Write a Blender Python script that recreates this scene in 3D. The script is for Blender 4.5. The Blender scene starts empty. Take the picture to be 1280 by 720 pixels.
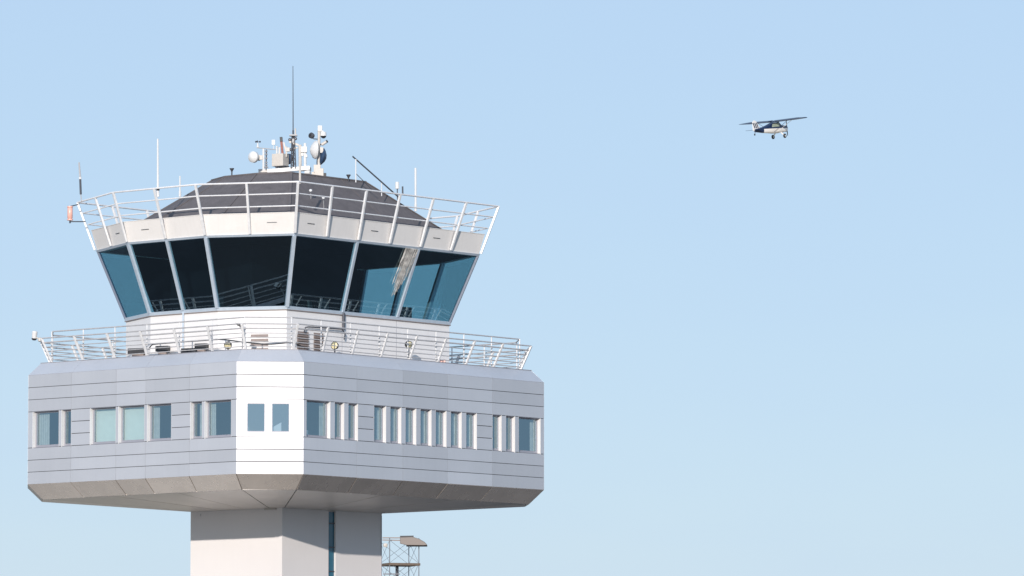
import bpy, math, random
from mathutils import Vector, Matrix
random.seed(11)
C = bpy.context.scene.collection
SC = bpy.context.scene
R = math.radians

# ------------------------------------------------------------------ camera
FPX, HORIZON = 7100.0, 1000.0
PITCH = math.atan((HORIZON - 360) / FPX)
CAM = Vector((8.14, -205.0, 1.7))
cam = bpy.data.cameras.new('camera')
cam.sensor_width = 36; cam.lens = FPX * 36 / 1280
cam.clip_start = 1; cam.clip_end = 60000
camo = bpy.data.objects.new('camera', cam); C.objects.link(camo)
camo.location = CAM; camo.rotation_euler = (math.pi / 2 + PITCH, 0, 0)
SC.camera = camo
FW = Vector((0, math.cos(PITCH), math.sin(PITCH))); UP = Vector((0, -math.sin(PITCH), math.cos(PITCH)))

def spot(px, py, Y):
    """the point of the world at depth Y seen at (px, py) in the photograph"""
    d = Vector((1, 0, 0)) * (px - 640) + UP * (360 - py) + FW * FPX
    return CAM + d * ((Y - CAM.y) / d.y)

# ------------------------------------------------------------------ mesh builder
class MB:
    def __init__(self): self.v = []; self.f = []; self.t = []; self.tint = 1.0
    def add(self, vs, fs):
        n = len(self.v); self.v += [Vector(p) for p in vs]
        for f in fs: self.f.append([n + i for i in f]); self.t.append(self.tint)
        return self
    def quad(self, *p): return self.add(p, [list(range(len(p)))])
    def prism(self, lo, hi):
        n = len(lo)
        fs = [[i, (i + 1) % n, n + (i + 1) % n, n + i] for i in range(n)] + [list(range(n))[::-1], list(range(n, 2 * n))]
        return self.add(list(lo) + list(hi), fs)
    def ring(self, a0, b0, a1, b1):
        """closed band: outer loop a, inner loop b, at bottom (0) and top (1)"""
        n = len(a0); fs = []
        for i in range(n):
            j = (i + 1) % n
            fs += [[i, j, 2*n + j, 2*n + i], [n + j, n + i, 3*n + i, 3*n + j], [2*n + i, 2*n + j, 3*n + j, 3*n + i], [j, i, n + i, n + j]]
        return self.add(list(a0) + list(b0) + list(a1) + list(b1), fs)
    def slab(self, p, n, th):
        n = Vector(n).normalized(); p = [Vector(q) for q in p]
        return self.prism([q - n * th for q in p], p)
    def box(self, c, s, M=None):
        vs = []
        for z in (-1, 1):
            for x, y in ((-1, -1), (1, -1), (1, 1), (-1, 1)):
                q = Vector((x * s[0] / 2, y * s[1] / 2, z * s[2] / 2))
                vs.append(Vector(c) + (M @ q if M else q))
        return self.prism(vs[:4], vs[4:])
    def bar(self, a, b, w, h, out=None):
        """flat bar a-b, w across, h along 'out'"""
        a = Vector(a); b = Vector(b); d = (b - a).normalized()
        o = Vector(out) if out else Vector((0, 0, 1))
        if abs(d.dot(o.normalized())) > .98: o = Vector((1, 0, 0))
        o = (o - d * o.dot(d)).normalized(); s = d.cross(o)
        k = [s * w/2 + o * h/2, -s * w/2 + o * h/2, -s * w/2 - o * h/2, s * w/2 - o * h/2]
        return self.prism([a + q for q in k], [b + q for q in k])
    def tube(self, a, b, r0, r1=None, n=8):
        a = Vector(a); b = Vector(b); r1 = r0 if r1 is None else r1
        d = (b - a).normalized(); o = Vector((0, 0, 1)) if abs(d.z) < .9 else Vector((1, 0, 0))
        x = d.cross(o).normalized(); y = d.cross(x)
        c = lambda p, r: [p + x * r * math.cos(2*math.pi*i/n) + y * r * math.sin(2*math.pi*i/n) for i in range(n)]
        return self.prism(c(a, r0)[::-1], c(b, r1)[::-1])
    def path(self, pts, r, n=8, closed=False):
        pts = [Vector(p) for p in pts]; m = len(pts); rings = []
        for i, p in enumerate(pts):
            q0 = pts[i - 1] if (i or closed) else p; q1 = pts[(i + 1) % m] if (i < m - 1 or closed) else p
            d = (q1 - q0).normalized(); o = Vector((0, 0, 1)) if abs(d.z) < .9 else Vector((1, 0, 0))
            x = d.cross(o).normalized(); y = d.cross(x)
            k = 1.0
            if (i and i < m - 1) or closed:
                k = 1 / max(.5, math.cos((p - q0).angle(q1 - p, 0) / 2))
            rings.append([p + x * r * k * math.cos(2*math.pi*j/n) + y * r * math.sin(2*math.pi*j/n) for j in range(n)])
        vs = sum(rings, []); fs = []
        for i in range(m if closed else m - 1):
            for j in range(n):
                a = i*n + j; b = i*n + (j+1) % n; e = ((i+1) % m)*n
                fs.append([b, a, e + j, e + (j+1) % n])
        if not closed: fs += [list(range(n)), [(m-1)*n + j for j in range(n)][::-1]]
        return self.add(vs, fs)
    def lathe(self, prof, o, ax, n=20):
        """prof: (distance along axis, radius)"""
        o = Vector(o); ax = Vector(ax).normalized()
        t = Vector((0, 0, 1)) if abs(ax.z) < .9 else Vector((1, 0, 0))
        x = ax.cross(t).normalized(); y = ax.cross(x); vs = []; fs = []
        for h, r in prof:
            vs += [o + ax * h + x * r * math.cos(2*math.pi*i/n) + y * r * math.sin(2*math.pi*i/n) for i in range(n)]
        for k in range(len(prof) - 1):
            for i in range(n):
                j = (i + 1) % n
                fs.append([k*n + j, k*n + i, (k+1)*n + i, (k+1)*n + j])
        fs += [list(range(n)), [(len(prof)-1)*n + i for i in range(n)][::-1]]
        return self.add(vs, fs)
    def build(self, name, m, parent=None, origin=None, smooth=False, bevel=0):
        o = Vector(origin) if origin is not None else Vector((0, 0, 0))
        me = bpy.data.meshes.new(name)
        me.from_pydata([p - o for p in self.v], [], self.f); me.validate(); 
        at = me.attributes.new('tint', 'FLOAT', 'FACE')
        for i, t in enumerate(self.t[:len(me.polygons)]): at.data[i].value = t
        import bmesh
        bm = bmesh.new(); bm.from_mesh(me); bmesh.ops.recalc_face_normals(bm, faces=bm.faces); bm.to_mesh(me); bm.free()
        me.materials.append(m)
        ob = bpy.data.objects.new(name, me); C.objects.link(ob)
        if parent: ob.parent = parent
        elif origin is not None: ob.location = o
        if smooth:
            for p in me.polygons: p.use_smooth = True
            md = ob.modifiers.new('edges', 'EDGE_SPLIT'); md.split_angle = R(35)
        if bevel:
            md = ob.modifiers.new('bevel', 'BEVEL'); md.width = bevel; md.segments = 2; md.limit_method = 'ANGLE'
        return ob

def tag(o, label=None, cat=None, group=None, kind=None):
    for k, x in (('label', label), ('category', cat), ('group', group), ('kind', kind)):
        if x: o[k] = x
    return o
def thing(name, label, cat, loc=(0, 0, 0), rotz=0, group=None):
    o = bpy.data.objects.new(name, None); C.objects.link(o); o.empty_display_size = .3
    o.location = loc; o.rotation_euler = (0, 0, rotz)
    return tag(o, label, cat, group)

# ------------------------------------------------------------------ materials
def mat(name, col, rough=.5, metal=0.0, var=.06, scale=3.0, bump=0.0, tint=False, streak=0.0, spec=.5):
    m = bpy.data.materials.new(name); m.use_nodes = True; nt = m.node_tree; N = nt.nodes; L = nt.links
    b = N['Principled BSDF']; b.inputs['Roughness'].default_value = rough; b.inputs['Metallic'].default_value = metal
    b.inputs['Specular IOR Level'].default_value = spec
    tc = N.new('ShaderNodeTexCoord')
    no = N.new('ShaderNodeTexNoise'); no.inputs['Scale'].default_value = scale; no.inputs['Detail'].default_value = 6
    L.new(tc.outputs['Object'], no.inputs['Vector'])
    mr = N.new('ShaderNodeMapRange'); mr.inputs[1].default_value = .3; mr.inputs[2].default_value = .7
    mr.inputs[3].default_value = 1 - var; mr.inputs[4].default_value = 1 + var
    L.new(no.outputs['Fac'], mr.inputs[0]); f = mr.outputs[0]
    def mul(a, c):
        x = N.new('ShaderNodeMath'); x.operation = 'MULTIPLY'; L.new(a, x.inputs[0]); L.new(c, x.inputs[1]); return x.outputs[0]
    if tint:
        at = N.new('ShaderNodeAttribute'); at.attribute_name = 'tint'; f = mul(f, at.outputs['Fac'])
    if streak:
        mp = N.new('ShaderNodeMapping'); mp.inputs['Scale'].default_value = (5, 5, .35); L.new(tc.outputs['Object'], mp.inputs['Vector'])
        n2 = N.new('ShaderNodeTexNoise'); n2.inputs['Scale'].default_value = 1.5; n2.inputs['Detail'].default_value = 5
        L.new(mp.outputs[0], n2.inputs['Vector'])
        m2 = N.new('ShaderNodeMapRange'); m2.inputs[1].default_value = .45; m2.inputs[2].default_value = .75
        m2.inputs[3].default_value = 1; m2.inputs[4].default_value = 1 - streak
        L.new(n2.outputs['Fac'], m2.inputs[0]); f = mul(f, m2.outputs[0])
    vm = N.new('ShaderNodeVectorMath'); vm.operation = 'SCALE'; vm.inputs[0].default_value = col[:3]
    L.new(f, vm.inputs['Scale']); L.new(vm.outputs[0], b.inputs['Base Color'])
    rr = N.new('ShaderNodeMapRange'); rr.inputs[3].default_value = rough - .05; rr.inputs[4].default_value = rough + .07
    L.new(no.outputs['Fac'], rr.inputs[0]); L.new(rr.outputs[0], b.inputs['Roughness'])
    if bump:
        bp = N.new('ShaderNodeBump'); bp.inputs['Strength'].default_value = bump; bp.inputs['Distance'].default_value = .02
        L.new(no.outputs['Fac'], bp.inputs['Height']); L.new(bp.outputs[0], b.inputs['Normal'])
    return m
def glass(name, trans, r0, refl=(1, 1, 1), rough=.0):
    """thin window glass: tinted see-through sheet with a Schlick reflection"""
    m = bpy.data.materials.new(name); m.use_nodes = True; nt = m.node_tree; N = nt.nodes; L = nt.links
    N.remove(N['Principled BSDF']); out = N['Material Output']
    lw = N.new('ShaderNodeLayerWeight'); lw.inputs['Blend'].default_value = .5
    pw = N.new('ShaderNodeMath'); pw.operation = 'POWER'; pw.inputs[1].default_value = 4.0; L.new(lw.outputs['Facing'], pw.inputs[0])
    ma = N.new('ShaderNodeMapRange'); ma.inputs[3].default_value = r0; ma.inputs[4].default_value = 1.0; L.new(pw.outputs[0], ma.inputs[0])
    tr = N.new('ShaderNodeBsdfTransparent'); tr.inputs[0].default_value = (*trans, 1)
    gl = N.new('ShaderNodeBsdfGlossy'); gl.inputs[0].default_value = (*refl, 1); gl.inputs['Roughness'].default_value = rough
    tc = N.new('ShaderNodeTexCoord'); no = N.new('ShaderNodeTexNoise'); no.inputs['Scale'].default_value = .9; L.new(tc.outputs['Object'], no.inputs['Vector'])
    bp = N.new('ShaderNodeBump'); bp.inputs['Strength'].default_value = .03; bp.inputs['Distance'].default_value = .05
    L.new(no.outputs['Fac'], bp.inputs['Height']); L.new(bp.outputs[0], gl.inputs['Normal'])
    mx = N.new('ShaderNodeMixShader'); L.new(ma.outputs[0], mx.inputs[0]); L.new(tr.outputs[0], mx.inputs[1]); L.new(gl.outputs[0], mx.inputs[2])
    L.new(mx.outputs[0], out.inputs[0])
    return m
M = dict(
    panel=mat('brushed aluminium panel', (.64, .642, .662), .43, .52, .035, .5, tint=True, streak=.02),
    soffit=mat('weathered aluminium soffit panel', (.72, .65, .59), .26, .58, .07, 1.3, tint=True, streak=.04),
    underside=mat('beige aluminium underside', (.83, .765, .70), .35, .2, .05, 1.0, tint=True),
    gap=mat('dark joint backing', (.10, .10, .11), .8),
    white=mat('white painted metal wall', (.765, .745, .73), .5, 0, .02, 1.5, streak=.02),
    fascia=mat('cream white fascia panel', (.75, .72, .685), .5, 0, .02, 1.5, streak=.04),
    shaft=mat('white coated shaft panel', (.765, .735, .72), .45, 0, .02, .6, streak=.01),
    thinrail=mat('galvanised bar darkened for shade', (.50, .49, .49), .5, .2, .1, 8),  # darker than the posts: shade under the thin tubes put into the colour
    rail=mat('galvanised painted rail', (.76, .755, .75), .42, .1, .08, 8),
    mullion=mat('pale grey blue window mullion', (.56, .64, .72), .35, .3, .04, 5),
    roof=mat('dark grey roofing felt', (.125, .112, .114), .85, 0, .12, 2.5, bump=.15, streak=.15),
    dark=mat('black painted metal', (.025, .026, .03), .5, 0, .1, 6),
    steel=mat('dark grey steel', (.09, .095, .11), .45, .4, .1, 8),
    grey=mat('grey enamelled steel', (.42, .42, .43), .5, 0, .06, 8),
    cream=mat('cream plastic', (.58, .54, .49), .5, 0, .05, 8),
    plastic=mat('white plastic', (.70, .70, .69), .4, 0, .03, 8),
    navy=mat('navy plastic', (.03, .06, .12), .4, 0, .05, 8),
    rust=mat('red brown antenna cover', (.30, .10, .07), .6, 0, .2, 10),
    red=mat('faded red lamp glass', (.80, .44, .36), .3, 0, .12, 10),
    brown=mat('brown louvre metal', (.26, .21, .19), .6, 0, .1, 8),
    lens=mat('yellowish lamp lens', (.75, .66, .40), .25, 0, .05, 8),
    frame=mat('grey window frame', (.36, .36, .40), .45, .3, .04, 6),
    inner=mat('light interior wall', (.20, .23, .24), .8),
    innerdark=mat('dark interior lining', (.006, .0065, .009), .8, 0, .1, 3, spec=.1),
    blind=mat('pale green roller blind', (.80, .84, .78), .8, 0, .03, 4),
    curtain=mat('off white curtain', (.46, .48, .48), .85, 0, .1, 6),
    cabglass=glass('tinted cab glass', (.44, .66, .72), .20, (.66, .88, 1)),
    winglass=glass('grey blue window glass', (.80, .87, .86), .30, (.64, .86, .97)),
    frontglass=glass('sky blue front window glass', (.75, .85, .9), .46, (.66, .86, 1)),
    stripglass=glass('deep blue strip glass', (.10, .25, .34), .05),
    wood=mat('weathered timber', (.15, .11, .08), .7, 0, .2, 10),
    lattice=mat('galvanised lattice steel', (.26, .28, .31), .5, .5, .1, 8),
    flood=mat('dusty floodlight housing', (.17, .145, .13), .5, .2, .1, 8),
)

# ------------------------------------------------------------------ world, sun
SUN_EL, SUN_AZ = R(13.7), R(9.5)      # azimuth to the left of the camera's back
sun_dir = Vector((-math.sin(SUN_AZ) * math.cos(SUN_EL), -math.cos(SUN_AZ) * math.cos(SUN_EL), math.sin(SUN_EL)))
W = bpy.data.worlds.new('World'); SC.world = W; W.use_nodes = True
wn = W.node_tree.nodes; wl = W.node_tree.links
sky = wn.new('ShaderNodeTexSky'); sky.sky_type = 'NISHITA'; sky.sun_disc = False
sky.sun_elevation = SUN_EL; sky.sun_rotation = math.atan2(sun_dir.x, sun_dir.y) % (2 * math.pi)
sky.altitude = 50; sky.air_density = 1.0; sky.dust_density = 0.2; sky.ozone_density = 2.0
mxs = wn.new('ShaderNodeMix'); mxs.data_type = 'RGBA'; mxs.inputs['Factor'].default_value = .74   # the clear sky softened by thin pale blue veil
mxs.inputs['B'].default_value = (4.15, 5.54, 7.62, 1)
wl.new(sky.outputs[0], mxs.inputs['A'])
wtc = wn.new('ShaderNodeTexCoord'); wmp = wn.new('ShaderNodeMapping'); wmp.inputs['Scale'].default_value = (14, 14, 60)
wno = wn.new('ShaderNodeTexNoise'); wno.inputs['Scale'].default_value = 1.0; wno.inputs['Detail'].default_value = 3
wl.new(wtc.outputs['Generated'], wmp.inputs['Vector']); wl.new(wmp.outputs[0], wno.inputs['Vector'])
wmr = wn.new('ShaderNodeMapRange'); wmr.inputs[3].default_value = .69; wmr.inputs[4].default_value = .79
wl.new(wno.outputs['Fac'], wmr.inputs[0]); wl.new(wmr.outputs[0], mxs.inputs['Factor'])     # faint unevenness of the veil
wl.new(mxs.outputs['Result'], wn['Background'].inputs[0]); wn['Background'].inputs[1].default_value = .12
sl = bpy.data.lights.new('sun', 'SUN'); sl.energy = 3.9; sl.angle = R(.53); sl.color = (1, .92, .85)
so = bpy.data.objects.new('sun', sl); C.objects.link(so)
so.rotation_euler = sun_dir.to_track_quat('Z', 'Y').to_euler(); so.location = (-40, -80, 60)
SC.view_settings.view_transform = 'Standard'; SC.view_settings.look = 'None'
SC.view_settings.exposure = 0.0; SC.view_settings.gamma = 1
SC.cycles.max_bounces = 10; SC.cycles.transparent_max_bounces = 16

# ------------------------------------------------------------------ ground
g = mat('dry tan grass ground', (.42, .35, .25), .95, 0, .3, .08, streak=0)
mb = MB(); mb.quad((-30000, -30000, 0), (30000, -30000, 0), (30000, 30000, 0), (-30000, 30000, 0))
tag(mb.build('ground', g, None, (0, 0, 0)), kind='structure')
mb = MB(); mb.quad((-20, -10, .004), (1, -10, .004), (1, 16, .004), (-20, 16, .004))
tag(mb.build('bounce_apron', mat('pale concrete apron', (.58, .52, .44), .9, 0, .12, .3), None, (0, 0, 0)), kind='structure')  # unseen pale patch added to bounce warm light onto the cabin underside
mb = MB(); mb.quad((-180, -110, .004), (170, -110, .004), (170, 110, .004), (1.5, 110, .004), (1.5, -10.5, .004), (-20.5, -10.5, .004), (-20.5, 110, .004), (-180, 110, .004))
tag(mb.build('reflection_ground', mat('dark asphalt road', (.045, .047, .052), .9, 0, .2, .5), None, (0, 0, 0)), kind='structure')  # unseen dark ground, added and shaped to keep the glass reflections dark

# ------------------------------------------------------------------ control tower (local x, y along its two long sides)
ROT = R(-40.2)
tower = thing('control_tower', 'white and silver airport control tower with a dark glazed cab and wide octagonal cabin', 'control tower', (0, 0, 0), ROT)
TM = Matrix.Rotation(ROT, 4, 'Z')
def local(p): return TM.inverted() @ Vector(p)
def P3(p, z): return Vector((p[0], p[1], z))

WU, WV, CH = 13.42, 16.23, 1.64
def octa(d, z=0):
    a = WU/2 - d; b = WV/2 - d; c = CH - d * (2 - math.sqrt(2))
    q = [(-(a-c), -b), (a-c, -b), (a, -(b-c)), (a, b-c), (a-c, b), (-(a-c), b), (-a, b-c), (-a, -(b-c))]
    return [P3(p, z) for p in q]
class Face:
    def __init__(s, p0, p1):
        s.p0 = Vector(p0[:2]); e = Vector(p1[:2]) - s.p0; s.L = e.length; s.e = e / s.L; s.n = Vector((s.e.y, -s.e.x))
    def pt(s, d, out, z):
        q = s.p0 + s.e * d + s.n * out; return Vector((q.x, q.y, z))
    def N(s): return Vector((s.n.x, s.n.y, 0))
OUT = octa(0); faces = [Face(OUT[i], OUT[(i + 1) % 8]) for i in range(8)]
ROWS_UP = [15.475, 15.905, 16.34, 16.79]; ROWS_DN = [12.885, 13.325, 13.75, 14.185]
TOP_Z, CAP_Z, CAP_D, LIP_Z, LIP_D = 16.79, 17.24, .45, 12.38, .52
left_win = [(-4.83, -3.53), (-3.39, -2.92), (-1.98, -.72), (-.59, .67), (.81, 1.97), (2.89, 3.44), (3.57, 4.82)]
right_win = [(-6.33, -5.1), (-4.87, -4.38), (-4.16, -3.66), (-2.81, -2.18), (-1.95, -1.37), (-1.14, -.57), (-.34, .25), (.48, 1.06), (1.3, 1.89), (2.14, 2.72), (3.59, 4.09), (4.34, 4.84), (5.05, 6.27)]
h0, h2 = WU/2 - CH, WV/2 - CH
wins = {0: [(a + h0, b + h0) for a, b in left_win], 2: [(a + h2, b + h2) for a, b in right_win], 1: [(.371, .978), (1.227, 1.821)]}
seams = {0: [-2.92, -.71, .73, 2.84], 2: [-3.72, -1.28, 1.13, 3.59]}
seams[0] = [s + h0 for s in seams[0]]; seams[2] = [s + h2 for s in seams[2]]
seams[4] = [faces[0].L - s for s in seams[0]]; seams[6] = [faces[2].L - s for s in seams[2]]

panels = MB(); back = MB()
def panel(p, n, gap=(.005, .012), th=.03, jitter=.0015, tv=.05, mb=None, base=1.0):
    """one cladding sheet: corners p (bl, br, tr, tl), shrunk by the joint width"""
    mb = mb or panels
    p = [Vector(q) for q in p]; ex = (p[1] - p[0]).normalized(); ey = (p[3] - p[0]).normalized()
    gx, gy = gap
    q = [p[0] + ex*gx + ey*gy, p[1] - ex*gx + ey*gy, p[2] - ex*gx - ey*gy, p[3] + ex*gx - ey*gy]
    n = Vector(n).normalized(); q = [c + n * random.uniform(-jitter, jitter) for c in q]
    mb.tint = base + random.uniform(-tv, tv); mb.slab(q, n, th); mb.tint = 1
ztop_w, zbot_w = 15.475, 14.185
for i, f in enumerate(faces):
    ss = [0] + seams.get(i, []) + [f.L]
    coltint = [random.uniform(-.06, .06) for _ in ss]
    for z0, z1 in list(zip(ROWS_UP, ROWS_UP[1:])) + list(zip(ROWS_DN, ROWS_DN[1:])):
        for q_, (a, b) in enumerate(zip(ss, ss[1:])):
            panel([f.pt(a, 0, z0), f.pt(b, 0, z0), f.pt(b, 0, z1), f.pt(a, 0, z1)], f.N(), (.004, .016 if i == 1 else .010), tv=.045, base=1 + coltint[q_])
    # window band: piers between the openings
    if i == 1:      # the narrow front face: sheets run round two flush windows
        w = wins[1]
        for a, b in ((0, w[0][0]), (w[0][1], w[1][0]), (w[1][1], f.L)):
            panel([f.pt(a, 0, zbot_w), f.pt(b, 0, zbot_w), f.pt(b, 0, ztop_w), f.pt(a, 0, ztop_w)], f.N(), (0, .002), tv=.01, jitter=0)
        for a, b in w:
            for z0, z1 in ((zbot_w, 14.345), (15.335, ztop_w)):
                panel([f.pt(a, 0, z0), f.pt(b, 0, z0), f.pt(b, 0, z1), f.pt(a, 0, z1)], f.N(), (0, .002), tv=.01, jitter=0)
        opens = w
    else: opens = wins.get(i, [])
    cuts = [0] + [x for w in opens for x in w] + [f.L]
    for a, b in zip(cuts[::2], cuts[1::2]):
        if i != 1:
            rows = [zbot_w, 14.615, 15.045, ztop_w] if b - a > .55 else [zbot_w, ztop_w]
            sub = [a] + ([s for s in ss if a < s < b] if b - a > 2 else []) + [b]
            for z0, z1 in zip(rows, rows[1:]):
                for a2, b2 in zip(sub, sub[1:]):
                    panel([f.pt(a2, 0, z0), f.pt(b2, 0, z0), f.pt(b2, 0, z1), f.pt(a2, 0, z1)], f.N(), (.004, .012))
        # backing of the pier
        k = math.tan(math.pi / 8)
        def q(d, o): 
            s = d
            if d == 0: s = o * -k * -1
            if d == f.L: s = f.L - o * k * 1
            return s
        lo = [f.pt(q(a, .035), -.035, zbot_w), f.pt(q(b, .035), -.035, zbot_w), f.pt(q(b, .22), -.22, zbot_w), f.pt(q(a, .22), -.22, zbot_w)]
        back.prism(lo, [Vector((p.x, p.y, ztop_w)) for p in lo])
    # sloping parapet cap and under-bevel
    cap, lip = octa(CAP_D, CAP_Z), octa(LIP_D, LIP_Z)
    a0, b0 = P3(OUT[i], TOP_Z), P3(OUT[(i+1) % 8], TOP_Z); a1, b1 = cap[i], cap[(i+1) % 8]
    nn = (b0 - a0).cross(a1 - a0)
    c0, d0 = P3(OUT[i], ROWS_DN[0]), P3(OUT[(i+1) % 8], ROWS_DN[0]); c1, d1 = lip[i], lip[(i+1) % 8]
    n2 = (d1 - c1).cross(c0 - c1)
    for s, t in zip(ss, ss[1:]):
        s /= f.L; t /= f.L
        panel([a0.lerp(b0, s), a0.lerp(b0, t), a1.lerp(b1, t), a1.lerp(b1, s)], nn, (.003, .003), tv=.03)
bev = MB(); sof = MB()
SX, SY, SZ = 2.233, 2.668, 12.03
shaft_pts = [(-SX, -SY), (SX, -SY), (SX, SY), (-SX, SY)]
lip = octa(LIP_D, LIP_Z)
ring_in = [(-SX+.3, -SY), (SX-.62, -SY), (SX, -SY+.12), (SX, SY-.3), (SX-.3, SY), (-SX+.3, SY), (-SX, SY-.3), (-SX, -SY+.3)]
for i, f in enumerate(faces):
    ss = [0] + seams.get(i, []) + [f.L]
    c0, d0 = P3(OUT[i], ROWS_DN[0]), P3(OUT[(i+1) % 8], ROWS_DN[0]); c1, d1 = lip[i], lip[(i+1) % 8]
    n2 = (d1 - c1).cross(c0 - c1)
    e0, e1 = P3(ring_in[i], SZ), P3(ring_in[(i+1) % 8], SZ)
    n3 = (e1 - e0).cross(c1 - e0)
    for s, t in zip(ss, ss[1:]):
        s /= f.L; t /= f.L
        panel([c1.lerp(d1, s), c1.lerp(d1, t), c0.lerp(d0, t), c0.lerp(d0, s)], n2, (.018, .004), tv=.12, jitter=.006, mb=bev)
    cuts = [0, 1] if i % 2 else [0, .36, .68, 1]
    for s, t in zip(cuts, cuts[1:]):
        panel([e0.lerp(e1, s), e0.lerp(e1, t), c1.lerp(d1, t), c1.lerp(d1, s)], n3, (.022, .014), tv=.16, jitter=.004, mb=sof)
# backing shells behind the sheets
def ringz(d0, d1, z0, z1, mb, e0=None, e1=None):
    mb.ring(octa(d0, z0), octa(d1, z0), octa(d0 if e0 is None else e0, z1), octa(d1 if e1 is None else e1, z1))
ringz(.035, .22, ztop_w, TOP_Z, back); ringz(.035, .22, ROWS_DN[0], zbot_w, back)
ringz(.05, .25, TOP_Z, CAP_Z - .02, back, CAP_D + .04, CAP_D + .25)
ringz(LIP_D + .05, LIP_D + .3, LIP_Z + .03, ROWS_DN[0], back, .05, .3)
back.ring(octa(LIP_D + .02, LIP_Z + .06), [P3(p, SZ + .05) for p in ring_in], octa(LIP_D + .02, LIP_Z + .12), [P3(p, SZ + .12) for p in ring_in])
panels.build('facade_cladding', M['panel'], tower)
bev.build('bevel_cladding', M['soffit'], tower)
sof.build('soffit', M['underside'], tower)
back.build('cabin_wall', M['gap'], tower)
mb = MB(); ringz(CAP_D - .02, CAP_D + .28, CAP_Z - .001, CAP_Z + .012, mb); mb.build('parapet_flashing', M['frame'], tower)
mb = MB(); mb.prism(octa(.7, 16.95), octa(.7, 17.1)); mb.build('balcony_deck', M['grey'], tower)
# rooms behind the windows
mb = MB(); mb.prism(octa(.23, 13.4), octa(.23, 13.5)); mb.build('cabin_floor', M['inner'], tower)
mb = MB(); mb.prism(octa(.23, 15.8), octa(.23, 15.9)); mb.build('cabin_ceiling', M['inner'], tower)
mb = MB(); mb.prism(octa(2.6, 13.5), octa(2.6, 15.8)); mb.build('cabin_core', M['inner'], tower)

# windows of the cabin
def cabin_window(f, a, b, z0, z1, deep, blind):
    fr = MB(); w = .055
    zc0, zc1 = z0 + .012, z1 - .012; a0, b0 = a + .022, b - .022
    if deep < .1: a0, b0, zc0, zc1 = a + .003, b - .003, z0 + .003, z1 - .003; w = .02
    def fb(s0, s1, y0, y1, o0, o1):
        fr.prism([f.pt(s0, o0, y0), f.pt(s1, o0, y0), f.pt(s1, o1, y0), f.pt(s0, o1, y0)], [f.pt(s0, o0, y1), f.pt(s1, o0, y1), f.pt(s1, o1, y1), f.pt(s0, o1, y1)])
    wl_ = w if b - a > .7 else w * .6
    fb(a0, b0, zc1 - w * .8, zc1, -deep, -deep - .06); fb(a0, b0, zc0, zc0 + w * 1.5, -deep, -deep - .06)
    fb(a0, a0 + wl_, zc0 + w*1.5, zc1 - w * .8, -deep, -deep - .06); fb(b0 - wl_, b0, zc0 + w*1.5, zc1 - w * .8, -deep, -deep - .06)
    win = fr.build('window', M['frame'], tower)
    p = MB(); o = -deep - .03; p.quad(f.pt(a0 + wl_*.6, o, zc0 + w), f.pt(b0 - wl_*.6, o, zc0 + w), f.pt(b0 - wl_*.6, o, zc1 - w*.5), f.pt(a0 + wl_*.6, o, zc1 - w*.5))
    p.build('pane', M['frontglass' if deep < .1 else 'winglass'], win)
    if deep > .1:
        def lining(nm, m_, s0, s1, y0, y1, o0, o1):
            MB().prism([f.pt(s0, o0, y0), f.pt(s1, o0, y0), f.pt(s1, o1, y0), f.pt(s0, o1, y0)], [f.pt(s0, o0, y1), f.pt(s1, o0, y1), f.pt(s1, o1, y1), f.pt(s0, o1, y1)]).build(nm, m_, win)
        sun_r = f is faces[2]
        lining('jamb', M['white'], a, a + (.006 if sun_r else .016), z0 - (0 if sun_r else .02), z1 - .002, -.003 if sun_r else .010, -.22)
        lining('jamb', M['white'], b - (.016 if sun_r else .006), b, z0 - (.02 if sun_r else 0), z1 - .002, .010 if sun_r else -.003, -.22)
        lining('sill', M['frame'], a + .021, b - .021, z0, z0 + .01, -.004, -.22)
        lining('head', M['frame'], a + .021, b - .021, z1 - .011, z1 - .001, -.004, -.22)
    if blind:
        s0, s1, y0, kind = blind; bl = MB(); n = max(6, int((s1 - s0) * (b0 - a0) / .05)); A = []
        for k in range(n + 1):
            s = a0 + (b0 - a0) * (s0 + (s1 - s0) * k / n)
            A.append((s, -deep - .16 + (.02 * (k % 2) if kind == 'curtain' else 0)))
        for (s, o), (t, q2) in zip(A, A[1:]):
            zb = z0 + (z1 - z0) * y0
            bl.prism([f.pt(s, o, zb), f.pt(t, q2, zb), f.pt(t, q2 - .004, zb), f.pt(s, o - .004, zb)], [f.pt(s, o, z1), f.pt(t, q2, z1), f.pt(t, q2 - .004, z1), f.pt(s, o - .004, z1)])
        bl.build('curtain' if kind == 'curtain' else 'roller_blind', M['curtain'] if kind == 'curtain' else M['blind'], win)
    return win
lb = [(.0, .42, 0, 'curtain'), (.4, 1, 0, 'roller'), (0, 1, 0, 'roller'), (0, 1, .0, 'roller'), (.0, .28, 0, 'curtain'), (.3, .8, 0, 'curtain'), (.0, .2, 0, 'curtain')]
for k, (a, b) in enumerate(wins[0]): cabin_window(faces[0], a, b, zbot_w, ztop_w, .13, lb[k])
for k, (a, b) in enumerate(wins[2]):
    bl = (.8, 1, 0, 'curtain') if k in (0, 12) else ((.66, 1, 0, 'curtain') if k not in (1, 2, 10, 11) else None)
    cabin_window(faces[2], a, b, zbot_w, ztop_w, .13, bl)
for k, (a, b) in enumerate(wins[1]): cabin_window(faces[1], a, b, 14.345, 15.335, .02, None)

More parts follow.
